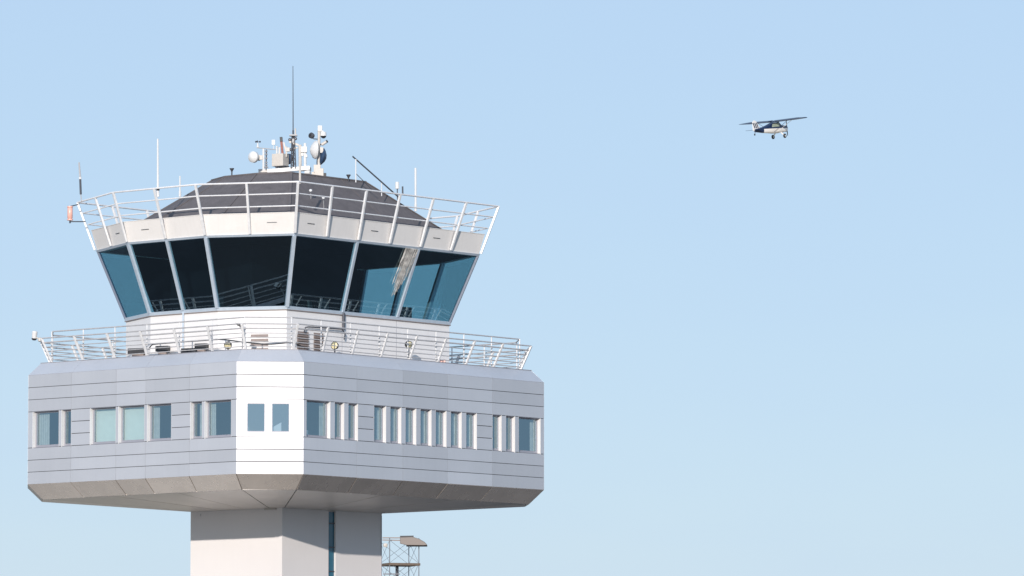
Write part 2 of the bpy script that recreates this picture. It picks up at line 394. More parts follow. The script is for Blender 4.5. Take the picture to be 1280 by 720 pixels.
f = faces[1]; q = TM @ f.pt(1.36, -.22, 14.36)
o = MB().add([Vector(p) for p in ((-.18, 0, 0), (.2, 0, 0), (.2, .2, 0), (-.18, .2, 0), (-.18, 0, .12), (.2, 0, .34), (.2, .2, .34), (-.18, .2, .12))], [[0, 1, 2, 3], [4, 5, 6, 7], [0, 1, 5, 4], [1, 2, 6, 5], [2, 3, 7, 6], [3, 0, 4, 7]]).build('letter_tray', M['plastic'], None, bevel=.008)
o.location = q; tag(o, 'white sloping tray standing in the right window of the white front face', 'tray')
o = MB().lathe([(0, .07), (.02, .09), (.14, .095), (.16, .08)], (0, 0, 0), (0, 0, 1), 16).build('flower_pot', M['plastic'], None, smooth=True)
o.location = TM @ faces[2].pt(.38, -.26, 14.28); tag(o, 'white pot on the sill of the wide window beside the white front face', 'pot')
# ---- shaft with its recessed glazed strip on the right-hand side
s0, s1, dp = -.21, .17, .10
loop = [(-SX, -SY), (SX, -SY), (SX, s0), (SX - dp, s0), (SX - dp, s1), (SX, s1), (SX, SY), (-SX, SY)]
mb = MB(); mb.prism([P3(p, 0) for p in loop], [P3(p, SZ + .04) for p in loop]); sh = mb.build('shaft', M['shaft'], tower)
mb = MB(); mb.box((SX - .08, (s0 + s1) / 2, 6.0), (.02, s1 - s0 - .02, 11.98)); strip = mb.build('glazed_strip', mat('deep blue glazed strip', (.02, .12, .185), .12, 0, .1, 2), sh)
mb = MB()
for k in range(14): mb.box((SX - .055, (s0 + s1) / 2, .4 + k * .86), (.03, s1 - s0 - .03, .04))
mb.build('transom', M['steel'], strip)
mb = MB(); mb.box((SX + .012, SY - .03, 6), (.02, .02, 11.9)); mb.box((-SX + .5, -SY - .006, 11.9), (.01, .01, .1)); mb.build('corner_trim', M['frame'], sh)
mb = MB(); mb.box((SX - .55, -SY - .03, SZ - .03), (.55, .05, .05)); mb.build('lamp_strip', M['cream'], sh)

# ---- upper cab
UX = .055
LV = {18.96: (3.94, 4.39, 5.50, 1.65), 21.46: (4.82, 4.97, 6.39, 1.90), 22.19: (4.97, 5.12, 6.56, 1.94), 23.22: (5.39, 5.42, 7.05, 2.01)}
def cabpoly(z, inset=0.0, dims=None):
    ks = sorted(LV)
    if dims is None:
        if z <= ks[0]: dims = LV[ks[0]]
        else:
            for k0, k1 in zip(ks, ks[1:]):
                if z <= k1 + 1e-6: break
            t = (z - k0) / (k1 - k0); dims = [a + (b - a) * t for a, b in zip(LV[k0], LV[k1])]
    A, L, b, w = dims
    q = [(-w, -b), (w, -b), (A, -L), (A, L), (w, b), (-w, b), (-A, L), (-A, -L)]
    if inset:
        n = len(q); o = []
        for i in range(n):
            p0, p, p1 = Vector(q[i-1]), Vector(q[i]), Vector(q[(i+1) % n])
            e0 = (p - p0).normalized(); e1 = (p1 - p).normalized(); m0 = Vector((-e0.y, e0.x)); m1 = Vector((-e1.y, e1.x))
            d = (m0 + m1) / (1 + m0.dot(m1)); o.append(p + d * inset)
        q = o
    return [Vector((p[0] + UX, p[1], z)) for p in q]
DIV = [2, 1, 3, 1, 2, 1, 3, 1]          # panes per side, going round from the short left end
ZS, ZH, ZF, ZR = 18.96, 21.46, 22.19, 23.22
# white wall under the glass
wall = MB(); wl0 = cabpoly(18.0, .02)
mb = MB(); mb.ring(cabpoly(17.05, .02), cabpoly(17.05, .25), [P3(p, ZS - .09) for p in cabpoly(18, .02)], [P3(p, ZS - .09) for p in cabpoly(18, .25)])
cw = mb.build('cab_wall', M['white'], tower)
mb = MB(); mb.ring([P3(p, ZS - .09) for p in cabpoly(18, -.03)], [P3(p, ZS - .09) for p in cabpoly(18, .25)], [P3(p, ZS - .065) for p in cabpoly(18, -.03)], [P3(p, ZS - .065) for p in cabpoly(18, .25)])
mb.build('wall_flashing', M['brown'], cw)
seam = MB()
for i in range(8):
    p, q = wl0[i], wl0[(i+1) % 8]; k = DIV[i] * 1
    for j in range(k):
        for t in ((j + .0) / k, ):
            if t == 0: continue
            c = p.lerp(q, t); e = (q - p).normalized(); n = Vector((e.y, -e.x, 0))
            seam.bar(P3(c, 17.3) + n * .002, P3(c, ZS - .1) + n * .002, .012, .008, n)
seam.build('wall_joint', M['frame'], cw)
# sill, head, mullions, panes
mb = MB(); mb.ring([P3(p, ZS - .065) for p in cabpoly(18, -.02)], [P3(p, ZS - .065) for p in cabpoly(18, .2)], cabpoly(ZS + .05, -.025), cabpoly(ZS + .05, .2)); mb.build('window_sill', M['mullion'], tower)
mb = MB(); mb.ring(cabpoly(ZH - .06, -.03), cabpoly(ZH - .06, .2), cabpoly(ZH + .015, -.045), cabpoly(ZH + .015, .2)); mb.build('window_head', M['mullion'], tower)
b0, t0 = cabpoly(ZS + .04), cabpoly(ZH - .05)
for i in range(8):
    B0, B1, T0, T1 = b0[i], b0[(i+1) % 8], t0[i], t0[(i+1) % 8]
    e = (B1 - B0).normalized(); n = e.cross((T0 - B0)).normalized()
    if n.dot(Vector((B0.x, B0.y, 0))) < 0: n = -n
    for j in range(DIV[i]):
        u0, u1 = j / DIV[i], (j + 1) / DIV[i]
        pa, pb, pc, pd = B0.lerp(B1, u0), B0.lerp(B1, u1), T0.lerp(T1, u1), T0.lerp(T1, u0)
        m = MB()
        if j == 0:      # corner post
            p0 = b0[i - 1]; e0 = (B0 - p0).normalized(); ex = (e + e0).normalized(); nn = Vector((ex.y, -ex.x, 0))
            
            if i in (3, 7): m.bar(pa - nn * .03, pd - nn * .03, .11, .11, nn)
            else: m.bar(pa - nn * .02, pd - nn * .02, .125, .15, nn)
        else: m.bar(pa - n * .02, pd - n * .02, .105, .14, n)
        m.build('mullion', M['navy'] if (i in (3, 7) and j == 0) else M['mullion'], tower)
        p = MB(); o = n * .015
        p.quad(pa - o, pb - o, pc - o, pd - o); p.build('cab_window_pane', M['cabglass'], tower)
# fascia band with joint and drain slots
mb = MB(); mb.ring(cabpoly(ZH + .015), cabpoly(ZH + .015, .25), cabpoly(ZF), cabpoly(ZF, .25)); fa = mb.build('fascia', M['fascia'], tower)
mb = MB(); mb.ring(cabpoly(ZF, -.015), cabpoly(ZF, .27), [P3(p, ZF + .02) for p in cabpoly(ZF, -.015)], [P3(p, ZF + .02) for p in cabpoly(ZF, .27)]); mb.build('fascia_cap', M['fascia'], fa)
POSTS = [2, 2, 6, 2, 2, 2, 6, 2]
sl_ = MB(); jt = MB(); f0, f1 = cabpoly(ZH + .02), cabpoly(ZF)
for i in range(8):
    for j in range(POSTS[i]):
        t = (j + .5) / POSTS[i]; j2 = (i+1) % 8
        e = (f0[j2] - f0[i]).normalized(); n = Vector((e.y, -e.x, 0))
        c = f0[i].lerp(f0[j2], t).lerp(f1[i].lerp(f1[j2], t), .55)
        if j % 2 == (i % 2): sl_.bar(c - e * .18 + n * .012, c + e * .18 + n * .012, .02, .02, (0, 0, 1))
        if j:
            t = j / POSTS[i]
            jt.bar(f0[i].lerp(f0[j2], t) + n * .003, f1[i].lerp(f1[j2], t) + n * .003, .012, .012, n)
sl_.build('drain_slot', M['steel'], fa); jt.build('fascia_joint', M['frame'], fa)
# roof
ROOF_TOP = [k * .39 for k in (4.97, 5.12, 6.56, 1.94)]
rb, rt = cabpoly(21.92, .7, LV[22.19]), cabpoly(24.07, 0, ROOF_TOP)
mb = MB(); n = 8
apex = [Vector((UX, 0, 24.2))]
vs = rb + rt + apex; fs = [[i, (i+1) % n, n + (i+1) % n, n + i] for i in range(n)] + [[n + i, n + (i+1) % n, 2*n] for i in range(n)]
mb.add(vs, fs); ro = mb.build('roof', M['roof'], tower)
mb = MB(); mb.prism(cabpoly(21.7, .2, LV[22.19]), cabpoly(21.9, .26, LV[22.19])); mb.build('gutter', M['roof'], tower)
seam = MB()
for i in range(8):
    seam.bar(rb[i] + Vector((0, 0, .01)), rt[i] + Vector((0, 0, .01)), .10, .03)
    for t in (.33, .66):
        if i in (2, 6): seam.bar(rb[i].lerp(rb[(i+1) % 8], t), rt[i].lerp(rt[(i+1) % 8], t), .03, .016)
seam.build('roof_hip', M['roof'], ro)
mb = MB(); mb.ring([p + Vector((0, 0, -.02)) for p in cabpoly(24.07, -.04, ROOF_TOP)], [p + Vector((0, 0, .01)) for p in cabpoly(24.07, .1, ROOF_TOP)], [p + Vector((0, 0, .03)) for p in cabpoly(24.07, -.04, ROOF_TOP)], [p + Vector((0, 0, .05)) for p in cabpoly(24.07, .1, ROOF_TOP)])
mb.build('roof_flashing', M['roof'], ro)
# interior of the cab
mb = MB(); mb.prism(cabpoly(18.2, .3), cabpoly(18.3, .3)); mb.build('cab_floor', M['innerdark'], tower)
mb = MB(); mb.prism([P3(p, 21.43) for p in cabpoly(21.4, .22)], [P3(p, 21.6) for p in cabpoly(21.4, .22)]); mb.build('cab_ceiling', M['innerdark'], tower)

# louvres, pipes on the cab wall
def wallface(i): return Face(wl0[i], wl0[(i+1) % 8])
f = wallface(1)
mb = MB()
for k in range(4):
    z = 17.46 + k * .16
    mb.prism([f.pt(1.22, .03, z), f.pt(1.86, .03, z), f.pt(1.86, -.02, z), f.pt(1.22, -.02, z)], [f.pt(1.22, .01, z + .09), f.pt(1.86, .01, z + .09), f.pt(1.86, -.02, z + .09), f.pt(1.22, -.02, z + .09)])
mb.build('louvre_vent', M['brown'], tower)
f = wallface(2)
for a, b in ((.55, 1.15), (1.42, 1.92)):
    mb = MB()
    mb.prism([f.pt(a, .004, 17.3), f.pt(b, .004, 17.3), f.pt(b, -.02, 17.3), f.pt(a, -.02, 17.3)], [f.pt(a, .004, 18.16), f.pt(b, .004, 18.16), f.pt(b, -.02, 18.16), f.pt(a, -.02, 18.16)])
    for k in range(10):
        z = 17.31 + k * .084; 
        mb.prism([f.pt(a, .05, z), f.pt(b, .05, z), f.pt(b, 0, z + .045), f.pt(a, 0, z + .045)], [f.pt(a, .05, z + .012), f.pt(b, .05, z + .012), f.pt(b, 0, z + .06), f.pt(a, 0, z + .06)])
    mb.build('louvre_vent', M['brown'], tower)
mb = MB(); mb.path([f.pt(.78, .12, 18.12), f.pt(.86, .12, 18.3), f.pt(1.0, .12, 18.33), f.pt(2.5, .12, 18.36), f.pt(2.8, .12, 18.36), f.pt(2.95, .12, 18.2), f.pt(2.9, .12, 18.0)], .026); mb.build('wall_pipe', M['steel'], tower)
mb = MB(); mb.tube(f.pt(2.93, .07, 18.35), f.pt(2.93, .07, 18.95), .05); mb.build('downpipe', M['steel'], tower)
f = wallface(0); mb = MB(); mb.tube(f.pt(1.66, .06, 17.2), f.pt(1.66, .06, 18.95), .035); mb.build('downpipe', M['mullion'], tower)

# ------------------------------------------------------------------ railing round the cab roof
rr = thing('roof_railing', 'white three-bar railing leaning outward round the dark cab roof', 'railing', (0, 0, 0), ROT)
lo, hi = cabpoly(ZH + .03, -.06), cabpoly(ZR)
for i in range(8):
    j2 = (i+1) % 8; e = (hi[j2] - hi[i]).normalized(); n = Vector((e.y, -e.x, 0))
    for j in range(POSTS[i]):
        t = j / POSTS[i]; a, b = lo[i].lerp(lo[j2], t), hi[i].lerp(hi[j2], t)
        nn = n
        if j == 0:
            e0 = (hi[i] - hi[i-1]).normalized(); nn = (n + Vector((e0.y, -e0.x, 0))).normalized()
        m = MB(); m.bar(a, b, .085, .075, nn); m.build('post', M['rail'], rr, bevel=.008)
for z, r in ((ZR, .032), (22.83, .024), (22.42, .024)):
    mb = MB(); mb.path(cabpoly(z, .0), r, 10, True); mb.build('rail', M['rail'], rr, smooth=True)

# ------------------------------------------------------------------ railing round the balcony
br = thing('balcony_railing', 'white balcony railing of outward leaning posts and six thin bars below the glass cab', 'railing', (0, 0, 0), ROT)
DP, DT, ZP, ZT = .9, .45, 17.1, 18.13
def balpoly(z):
    t = (z - ZP) / (ZT - ZP); return octa(DP + (DT - DP) * t, z)
SP = [6, 1, 8, 1, 6, 1, 8, 1]
lo, hi, vlo, vhi = balpoly(ZP), balpoly(ZT), octa(.86, ZP), octa(.86, 18.39)
for i in range(8):
    j2 = (i+1) % 8; e = (hi[j2] - hi[i]).normalized(); n = Vector((e.y, -e.x, 0))
    for j in range(SP[i]):
        t = j / SP[i]; nn = n
        if j == 0:
            e0 = (hi[i] - hi[i-1]).normalized(); nn = (n + Vector((e0.y, -e0.x, 0))).normalized()
        m = MB(); m.bar(lo[i].lerp(lo[j2], t), hi[i].lerp(hi[j2], t), .085, .07, nn); m.build('post', M['rail'], br, bevel=.008)
        m = MB(); d = e * .16; m.tube(vlo[i].lerp(vlo[j2], t) - d * .3, vhi[i].lerp(vhi[j2], t) - d * .3, .022)
        for z in (17.37, 17.52, 17.67, 17.82, 17.97): m.box(P3(vlo[i].lerp(vlo[j2], t) - d * .3, z), (.06, .06, .04))
        m.build('extension_pole', M['rail'], br)
for z, r in ((18.13, .024), (17.975, .026), (17.82, .016), (17.67, .016), (17.52, .016), (17.37, .016)):
    mb = MB(); mb.path(balpoly(z), r, 8, True); mb.build('rail', M['thinrail'], br, smooth=True)
mb = MB(); mb.path(octa(.86, 18.39), .024, 8, True); mb.build('handrail', M['thinrail'], br, smooth=True)
mb = MB(); mb.path([p for p in octa(.95, 17.24)], .03, 8, True); mb.build('kick_rail', M['rail'], br, smooth=True)

# ------------------------------------------------------------------ things inside the cab
def in_tower(p): return TM @ Vector(p)
def wbox(name, label, cat, m, c, s, rot=ROT, bevel=.01, group=None):
    o = MB().box((0, 0, 0), s).build(name, m, None, None, bevel=bevel); o.location = c; o.rotation_euler = (0, 0, rot)
    return tag(o, label, cat, group)
# dark stair core and lowered dark blinds on the far side
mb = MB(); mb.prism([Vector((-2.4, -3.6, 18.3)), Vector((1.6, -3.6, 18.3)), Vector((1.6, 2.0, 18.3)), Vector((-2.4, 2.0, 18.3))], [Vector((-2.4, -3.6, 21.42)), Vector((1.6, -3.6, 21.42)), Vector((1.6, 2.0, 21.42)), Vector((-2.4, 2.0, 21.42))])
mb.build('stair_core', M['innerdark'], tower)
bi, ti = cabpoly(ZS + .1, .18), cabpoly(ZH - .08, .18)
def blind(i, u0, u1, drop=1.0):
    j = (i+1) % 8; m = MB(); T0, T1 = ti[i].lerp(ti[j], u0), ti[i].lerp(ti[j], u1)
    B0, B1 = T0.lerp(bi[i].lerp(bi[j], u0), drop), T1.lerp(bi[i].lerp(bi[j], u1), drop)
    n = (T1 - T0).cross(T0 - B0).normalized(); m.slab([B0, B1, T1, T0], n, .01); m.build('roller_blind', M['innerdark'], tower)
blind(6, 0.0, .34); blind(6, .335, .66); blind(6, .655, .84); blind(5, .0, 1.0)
desk = thing('control_desk', 'dark curved console desk behind the cab glass', 'desk', in_tower((UX, 0, 18.3)), ROT)
mb = MB(); dt = cabpoly(18.3, .55)
mb.ring([p - Vector((UX, 0, -.62)) - Vector((0, 0, 18.3)) for p in dt], [p - Vector((UX, 0, -.62)) - Vector((0, 0, 18.3)) for p in cabpoly(18.3, 1.2)], [p - Vector((UX, 0, -.68)) - Vector((0, 0, 18.3)) for p in dt], [p - Vector((UX, 0, -.68)) - Vector((0, 0, 18.3)) for p in cabpoly(18.3, 1.2)])
mb.build('desk_top', M['dark'], desk)
mb = MB(); mb.ring([p - Vector((UX, 0, 18.3)) for p in cabpoly(18.3, .7)], [p - Vector((UX, 0, 18.3)) for p in cabpoly(18.3, .75)], [p - Vector((UX, 0, 18.3 - .62)) for p in cabpoly(18.3, .7)], [p - Vector((UX, 0, 18.3 - .62)) for p in cabpoly(18.3, .75)])
mb.build('desk_front', M['dark'], desk)
for (x, y, rz, lab) in ((3.0, -1.35, .2, 'dark monitor on the console desk beside the office chair'), (3.05, 3.0, -.1, 'dark monitor on the console desk at the right end of the cab'), (.9, -4.6, 1.4, 'dark monitor on the console desk near the front corner of the cab')):
    b = in_tower((x, y, 18.985)); t = thing('monitor', lab, 'monitor', b, ROT + rz, 'screens on the console desk')
    MB().box((0, 0, .34), (.05, .62, .38)).build('screen', M['dark'], t, bevel=.01)
    m = MB(); m.box((0, 0, .01), (.22, .28, .02)); m.tube((0, 0, .02), (0, 0, .2), .025); m.build('stand', M['dark'], t)
t = thing('office_chair', 'dark high-backed office chair behind the cab glass', 'chair', in_tower((2.0, -.6, 18.3)), ROT + .5)
m = MB(); m.box((0, 0, .5), (.5, .5, .1)); m.build('seat', M['dark'], t, bevel=.03)
m = MB(); m.box((-.24, 0, .92), (.09, .46, .72), Matrix.Rotation(-.15, 3, 'Y')); m.build('backrest', M['dark'], t, bevel=.03)
m = MB(); m.tube((0, 0, .06), (0, 0, .46), .03)
for k in range(5): a = k * 2 * math.pi / 5; m.bar((0, 0, .08), (.28 * math.cos(a), .28 * math.sin(a), .04), .05, .03)
m.build('base', M['steel'], t)
# ragged pale streaks at the right pane, built as cords just outside the glass
mb = MB()
def cpt(y, z, d): return TM @ Vector((3.94 + (z - 18.96) * .352 + UX - d, y, z))
for k in range(15):
    u0 = k / 14; y0 = .98 + .60 * u0 + random.uniform(-.05, .05); ln = 1.0 + .65 * math.sin(math.pi * min(1, u0 * .9 + .1)) * random.uniform(.5, 1.1)
    ye = .62 + .62 * u0 + random.uniform(-.05, .05); d = random.uniform(-.05, -.02); n = 7; ptz = []
    for a in range(n + 1):
        h = a / n; ptz.append(cpt(y0 + (ye - y0) * (h ** .9) * ln / 1.6 + random.uniform(-.012, .012), 21.40 - ln * h, d - .01 * h))
    for p, q, a in zip(ptz, ptz[1:], range(n)):
        w0, w1 = [random.uniform(.014, .034) * (1 - .55 * x / n) for x in (a, a + 1)]
        mb.tube(p, q, w0, w1, 6)
cu = mb.build('curtain', mat('ragged grey white cord', (.38, .37, .35), .85, 0, .5, 5), None, in_tower((4.4, 1.2, 19.8)))
tag(cu, 'pale bundle of ragged cords hanging at the right cab window', 'curtain')

# ------------------------------------------------------------------ roof equipment
def simple(mb, name, m, label, cat, base, smooth=False, bevel=0, group=None):
    return tag(mb.build(name, m, None, base, smooth=smooth, bevel=bevel), label, cat, group)
def part(mb, name, m, t, smooth=False, bevel=0): return mb.build(name, m, t, t.location, smooth=smooth, bevel=bevel)
Y0 = -1.3
S = lambda x, y, Y=Y0: spot(x, y, Y)
PX = 204 / FPX
# platform
b = S(360, 214); t = thing('roof_platform', 'white steel beam frame on top of the dark roof under the antennas', 'platform', b)
m = MB(); m.bar(S(334, 214.2), S(387.5, 209.8), .14, .15); part(m, 'beam', M['plastic'], t, bevel=.01)
m = MB(); m.bar(S(323, 213.6, Y0 + .9), S(389, 211.5, Y0 + 1.0), .14, .12); part(m, 'beam', M['plastic'], t, bevel=.01)
m = MB(); m.bar(S(327, 214.5), S(334.5, 214.3), .1, .06); m.bar(S(336, 214.4), S(336, 214.4) + Vector((0, .9, 0)), .1, .1); m.bar(S(384, 210.2), S(384, 210.2) + Vector((0, 1, 0)), .1, .1); part(m, 'crosspiece', M['cream'], t)
m = MB()
for x, y in ((338, 215), (384, 211)): m.tube(S(x, y), S(x, y) - Vector((0, 0, .35)), .04)
part(m, 'leg', M['cream'], t)
# sensor mast at the left
b = S(329.3, 214); t = thing('sensor_mast', 'thin white sensor mast beside the round white drum dish', 'mast', b)
m = MB(); m.tube(b, S(329.3, 186), .038, n=10); part(m, 'pole', M['plastic'], t, smooth=True)
m = MB(); m.tube(S(332.6, 213), S(333, 187), .022); 
for y in (189, 193, 198, 203, 206, 209): m.box(S(332.8, y), (.09 if y != 209 else .14, .08, .05))
part(m, 'ladder_post', M['steel'], t)
m = MB(); m.tube(S(321, 184.6), S(347.5, 187.2), .018); part(m, 'arm', M['grey'], t)
m = MB(); m.tube(S(346, 192), S(346, 184), .035); m.tube(S(346, 184), S(346, 183), .05); part(m, 'insulator', M['plastic'], t)
b = S(322.2, 184.6); t = thing('anemometer', 'tiny white cup anemometer on the arm end above the drum dish', 'anemometer', b)
m = MB(); m.lathe([(0, .04), (.03, .05), (.07, .03), (.2, .018)], b, (0, 0, 1), 10); part(m, 'body', M['plastic'], t, smooth=True)
m = MB()
for k in range(3):
    a = .3 + k * 2 * math.pi / 3; e = Vector((math.cos(a), math.sin(a), 0)); c = b + Vector((0, 0, .22))
    m.tube(c, c + e * .07, .008); m.lathe([(-.03, .008), (-.01, .03), (.02, .035)], c + e * .085, Vector((-e.y, e.x, 0)), 8)
part(m, 'cup_rotor', M['steel'], t)
m = MB(); c = S(341.8, 178); m.box(c, (.12, .1, .18)); m.tube(c - Vector((0, 0, .09)), c - Vector((0, 0, .25)), .012)
simple(m, 'sensor_box', M['plastic'], 'small white sensor box standing on the thin horizontal arm', 'sensor', c, bevel=.01)
# drum dish
def drum(name, label, c, ax, r, depth, face, shell, back=None):
    t = thing(name, label, 'antenna', c); ax = Vector(ax).normalized()
    m = MB(); m.lathe([(0, r * .35), (depth * .45, r * .97), (depth * .5, r), (depth, r)], c, ax, 24); part(m, 'shroud', shell, t, smooth=True)
    m = MB(); m.lathe([(depth + .002, r * .985), (depth + r * .15, r * .86), (depth + r * .42, r * .46), (depth + r * .55, .01)], c, ax, 24); part(m, 'radome', face, t, smooth=True)
    m = MB(); m.tube(c - ax * .12, c + ax * .02, .06); m.box(c - ax * .14, (.14, .14, .2)); part(m, 'bracket', back or M['cream'], t)
    return t
drum('dish_antenna', 'round white drum dish antenna at the left of the roof antennas', S(320, 196.8, Y0 + .05), (-.55, -.83, 0), .205, .2, M['plastic'], M['plastic'])
m = MB(); m.tube(S(320, 196.8), S(329.5, 196.8), .03); m.box(S(326, 197), (.12, .1, .16)); simple(m, 'dish_bracket', M['cream'], 'cream bracket holding the white drum dish to its mast', 'bracket', S(326, 197))
# cabinet
b = S(350.5, 207); t = thing('equipment_cabinet', 'boxy cream grey cabinet on the roof platform', 'cabinet', b)
m = MB(); m.box(S(350.2, 200, Y0) + Vector((0, .1, 0)), (.47, .42, .45), Matrix.Rotation(-.5, 3, 'Z')); part(m, 'body', M['cream'], t, bevel=.012)
m = MB(); m.box(S(352.5, 208) + Vector((0, .1, 0)), (.4, .35, .04), Matrix.Rotation(-.5, 3, 'Z')); m.tube(S(346, 213), S(346, 208), .05); m.tube(S(356, 212), S(356, 208), .03); part(m, 'base', M['steel'], t)
drum('dish_antenna', 'dark navy dish antenna half hidden behind the cream grey cabinet', S(358.5, 198.5, Y0 + .35), (.75, .5, 0), .19, .12, M['navy'], M['navy'], M['steel'])
# red brown antenna
b = S(353.2, 192); t = thing('panel_antenna', 'rust red leaning panel antenna with a black head above the cabinet', 'antenna', b)
m = MB(); m.bar(b, S(351.7, 177), .085, .07, (0, 1, 0)); part(m, 'panel', M['rust'], t, bevel=.01)
m = MB(); m.bar(S(351.8, 177), S(351.3, 171.3), .1, .1, (0, 1, 0)); part(m, 'head', M['dark'], t, bevel=.01)
m = MB(); m.bar(S(349, 192), S(349.3, 184), .05, .05, (0, 1, 0)); m.bar(S(358.5, 192), S(354.5, 178), .05, .05, (0, 1, 0)); m.tube(S(358, 196), S(358, 183), .03); m.box(S(360, 187), (.12, .12, .14)); part(m, 'strut', M['cream'], t)
# central mast
b = S(366.8, 211); t = thing('antenna_mast', 'dark tapering mast carrying the very tall thin whip at the centre of the roof', 'mast', b)
m = MB()
w0, w1 = .085, .045; base = b; top = S(366.5, 169.5)
for sx, sy in ((-1, -1), (1, -1), (1, 1), (-1, 1)): m.tube(base + Vector((sx * w0, sy * w0, 0)), top + Vector((sx * w1, sy * w1, 0)), .018)
for k in range(7):
    h0_, h1_ = k / 7, (k + 1) / 7
    for (sx, sy), (tx, ty) in (((-1, -1), (1, -1)), ((1, -1), (1, 1)), ((1, 1), (-1, 1)), ((-1, 1), (-1, -1))):
        wa, wb = w0 + (w1 - w0) * h0_, w0 + (w1 - w0) * h1_
        m.tube(base.lerp(top, h0_) + Vector((sx * wa, sy * wa, 0)), base.lerp(top, h1_) + Vector((tx * wb, ty * wb, 0)), .010)
m.tube(base, top, .035); part(m, 'lattice', M['steel'], t)
m = MB(); m.box(S(366.7, 169.3), (.28, .28, .045)); m.box(S(366.7, 176), (.12, .12, .14)); part(m, 'head_plate', M['grey'], t)
m = MB(); m.tube(S(366.4, 169), S(366.2, 82.5), .02, .011); m.tube(S(366.4, 169), S(366.4, 163), .03); part(m, 'whip', M['steel'], t)
m = MB(); m.tube(S(369.3, 169), S(369.2, 160.5), .03, .025); part(m, 'stub', M['cream'], t)
m = MB(); m.bar(S(361.5, 177), S(373.5, 181.5), .07, .07); m.bar(S(360, 187.5), S(372, 184.5), .05, .05); part(m, 'arm', M['cream'], t)
for x, y in ((362.3, 174.7), (369.3, 173.3), (364, 187)):
    m = MB(); m.lathe([(-.06, .03), (-.03, .06), (.03, .06), (.06, .03)], S(x, y), (0, -1, 0), 10); part(m, 'insulator', M['steel'], t, smooth=True)
# posts
pt_ = lambda x0, y0, x1, y1, r, m, label, Y=Y0, name='antenna_post', group=None, top=None: simple(MB().tube(S(x0, y0, Y), S(x1, y1, Y), r, top, 10), name, m, label, 'post', S(x0, y0, Y), smooth=True, group=group)
pt_(375.2, 209, 375, 181, .06, M['cream'], 'thick cream post on the platform beside the tall dark mast')
pt_(381.4, 209, 381.2, 179, .05, M['plastic'], 'white round post on the platform left of the big white dish')
pt_(375.0, 229.5, 375.0, 205, .04, M['cream'], 'white pole rising from the front corner of the roof railing', Y=-6.9, name='pole')
m = MB(); m.box(S(380, 187), (.22, .2, .2)); m.box(S(382.5, 195), (.1, .12, .1)); m.box(S(378, 193), (.08, .1, .12)); simple(m, 'junction_box', M['plastic'], 'white box clamped between the posts left of the big white dish', 'junction box', S(380, 187), bevel=.01)
# big dishes
drum('dish_antenna', 'big white radome dish facing left beside the camera mast', S(397.0, 187.5, Y0 - .05), (-.96, -.27, .02), .335, .1, M['plastic'], M['plastic'])
t = drum('dish_antenna', 'navy blue shaded dish facing away just right of the big white radome', S(397.5, 195.0, Y0 + .15), (.93, .3, -.25), .33, .14, M['navy'], M['navy'], M['steel'])
# camera mast
b = S(398.6, 221); t = thing('camera_mast', 'cream mast right of the dishes with cameras near its top', 'mast', b)
m = MB(); m.tube(b, S(398.8, 163), .052, n=12); part(m, 'pole', M['cream'], t, smooth=True)
m = MB(); m.box(S(400, 160.5), (.16, .14, .2)); m.bar(S(399, 164), S(404.5, 164), .06, .05); part(m, 'head_box', M['plastic'], t, bevel=.015)
m = MB(); m.box(S(396.5, 211), (.25, .2, .28)); m.box(S(399, 216), (.32, .22, .3)); m.box(S(392, 217), (.14, .14, .12)); part(m, 'base_box', M['cream'], t, bevel=.01)
m = MB(); m.tube(S(389, 171), S(392, 173.6), .015); m.tube(S(392, 173.6), S(398.5, 174), .018); m.tube(S(398.5, 181), S(402, 180.5), .03); part(m, 'arm', M['steel'], t)
b = S(404.3, 164.5); t = thing('dome_camera', 'white dome camera with dark bowl hanging from the mast top', 'camera', b)
m = MB(); m.lathe([(0, .05), (-.02, .1), (-.16, .115)], b, (0, 0, 1), 16); part(m, 'housing', M['plastic'], t, smooth=True)
m = MB(); m.lathe([(-.162, .1), (-.2, .09), (-.24, .05), (-.25, .005)], b, (0, 0, 1), 16); part(m, 'dome', M['dark'], t, smooth=True)
b = S(389, 169.3); t = thing('security_camera', 'dark round camera on the thin arm above the big white dish', 'camera', b)
m = MB(); m.lathe([(-.1, .05), (-.08, .1), (.02, .11), (.07, .07)], b, (-.5, -.8, .2), 14); part(m, 'housing', M['steel'], t, smooth=True)
m = MB(); m.lathe([(.071, .06), (.1, .04)], b, (-.5, -.8, .2), 12); part(m, 'lens', M['dark'], t, smooth=True)
b = S(402, 181); t = thing('security_camera', 'cream tube camera pointing right and upward from the camera mast', 'camera', b)
d = (S(409, 176.5) - b).normalized(); m = MB(); m.tube(b, b + d * .2, .055, n=12); part(m, 'housing', M['cream'], t, smooth=True)
m = MB(); m.tube(b + d * .2, b + d * .26, .05, n=12); part(m, 'lens', M['dark'], t, smooth=True)
m = MB(); m.box(S(405.4, 219), (.14, .14, .15)); simple(m, 'control_box', M['dark'], 'small black box on the roof at the foot of the camera mast', 'box', S(405.4, 219), bevel=.01)
m = MB(); m.lathe([(-.1, .07), (.1, .08)], S(384.5, 215.5), (1, -.3, 0), 12); simple(m, 'roof_lamp', M['plastic'], 'white cylinder lamp under the right end of the roof platform', 'lamp', S(384.5, 215.5), smooth=True)
# fold-down mast on the right slope
b = S(500, 250, -.3); t = thing('folding_mast', 'thin grey pole slanting down the right slope of the roof', 'mast', b)
m = MB(); m.tube(S(440.8, 195.5, -1.4), S(500, 248, -.3), .028, .03); part(m, 'pole', M['steel'], t)
m = MB(); m.tube(S(444.8, 199, -1.4), S(444.8, 228, -1.4), .022); m.tube(S(477, 229, -.75), S(477, 245, -.75), .018); part(m, 'support', M['rail'], t)
m = MB(); m.tube(S(445, 217, -1.4), S(468, 240, -1.0), .014); part(m, 'strut', M['steel'], t)
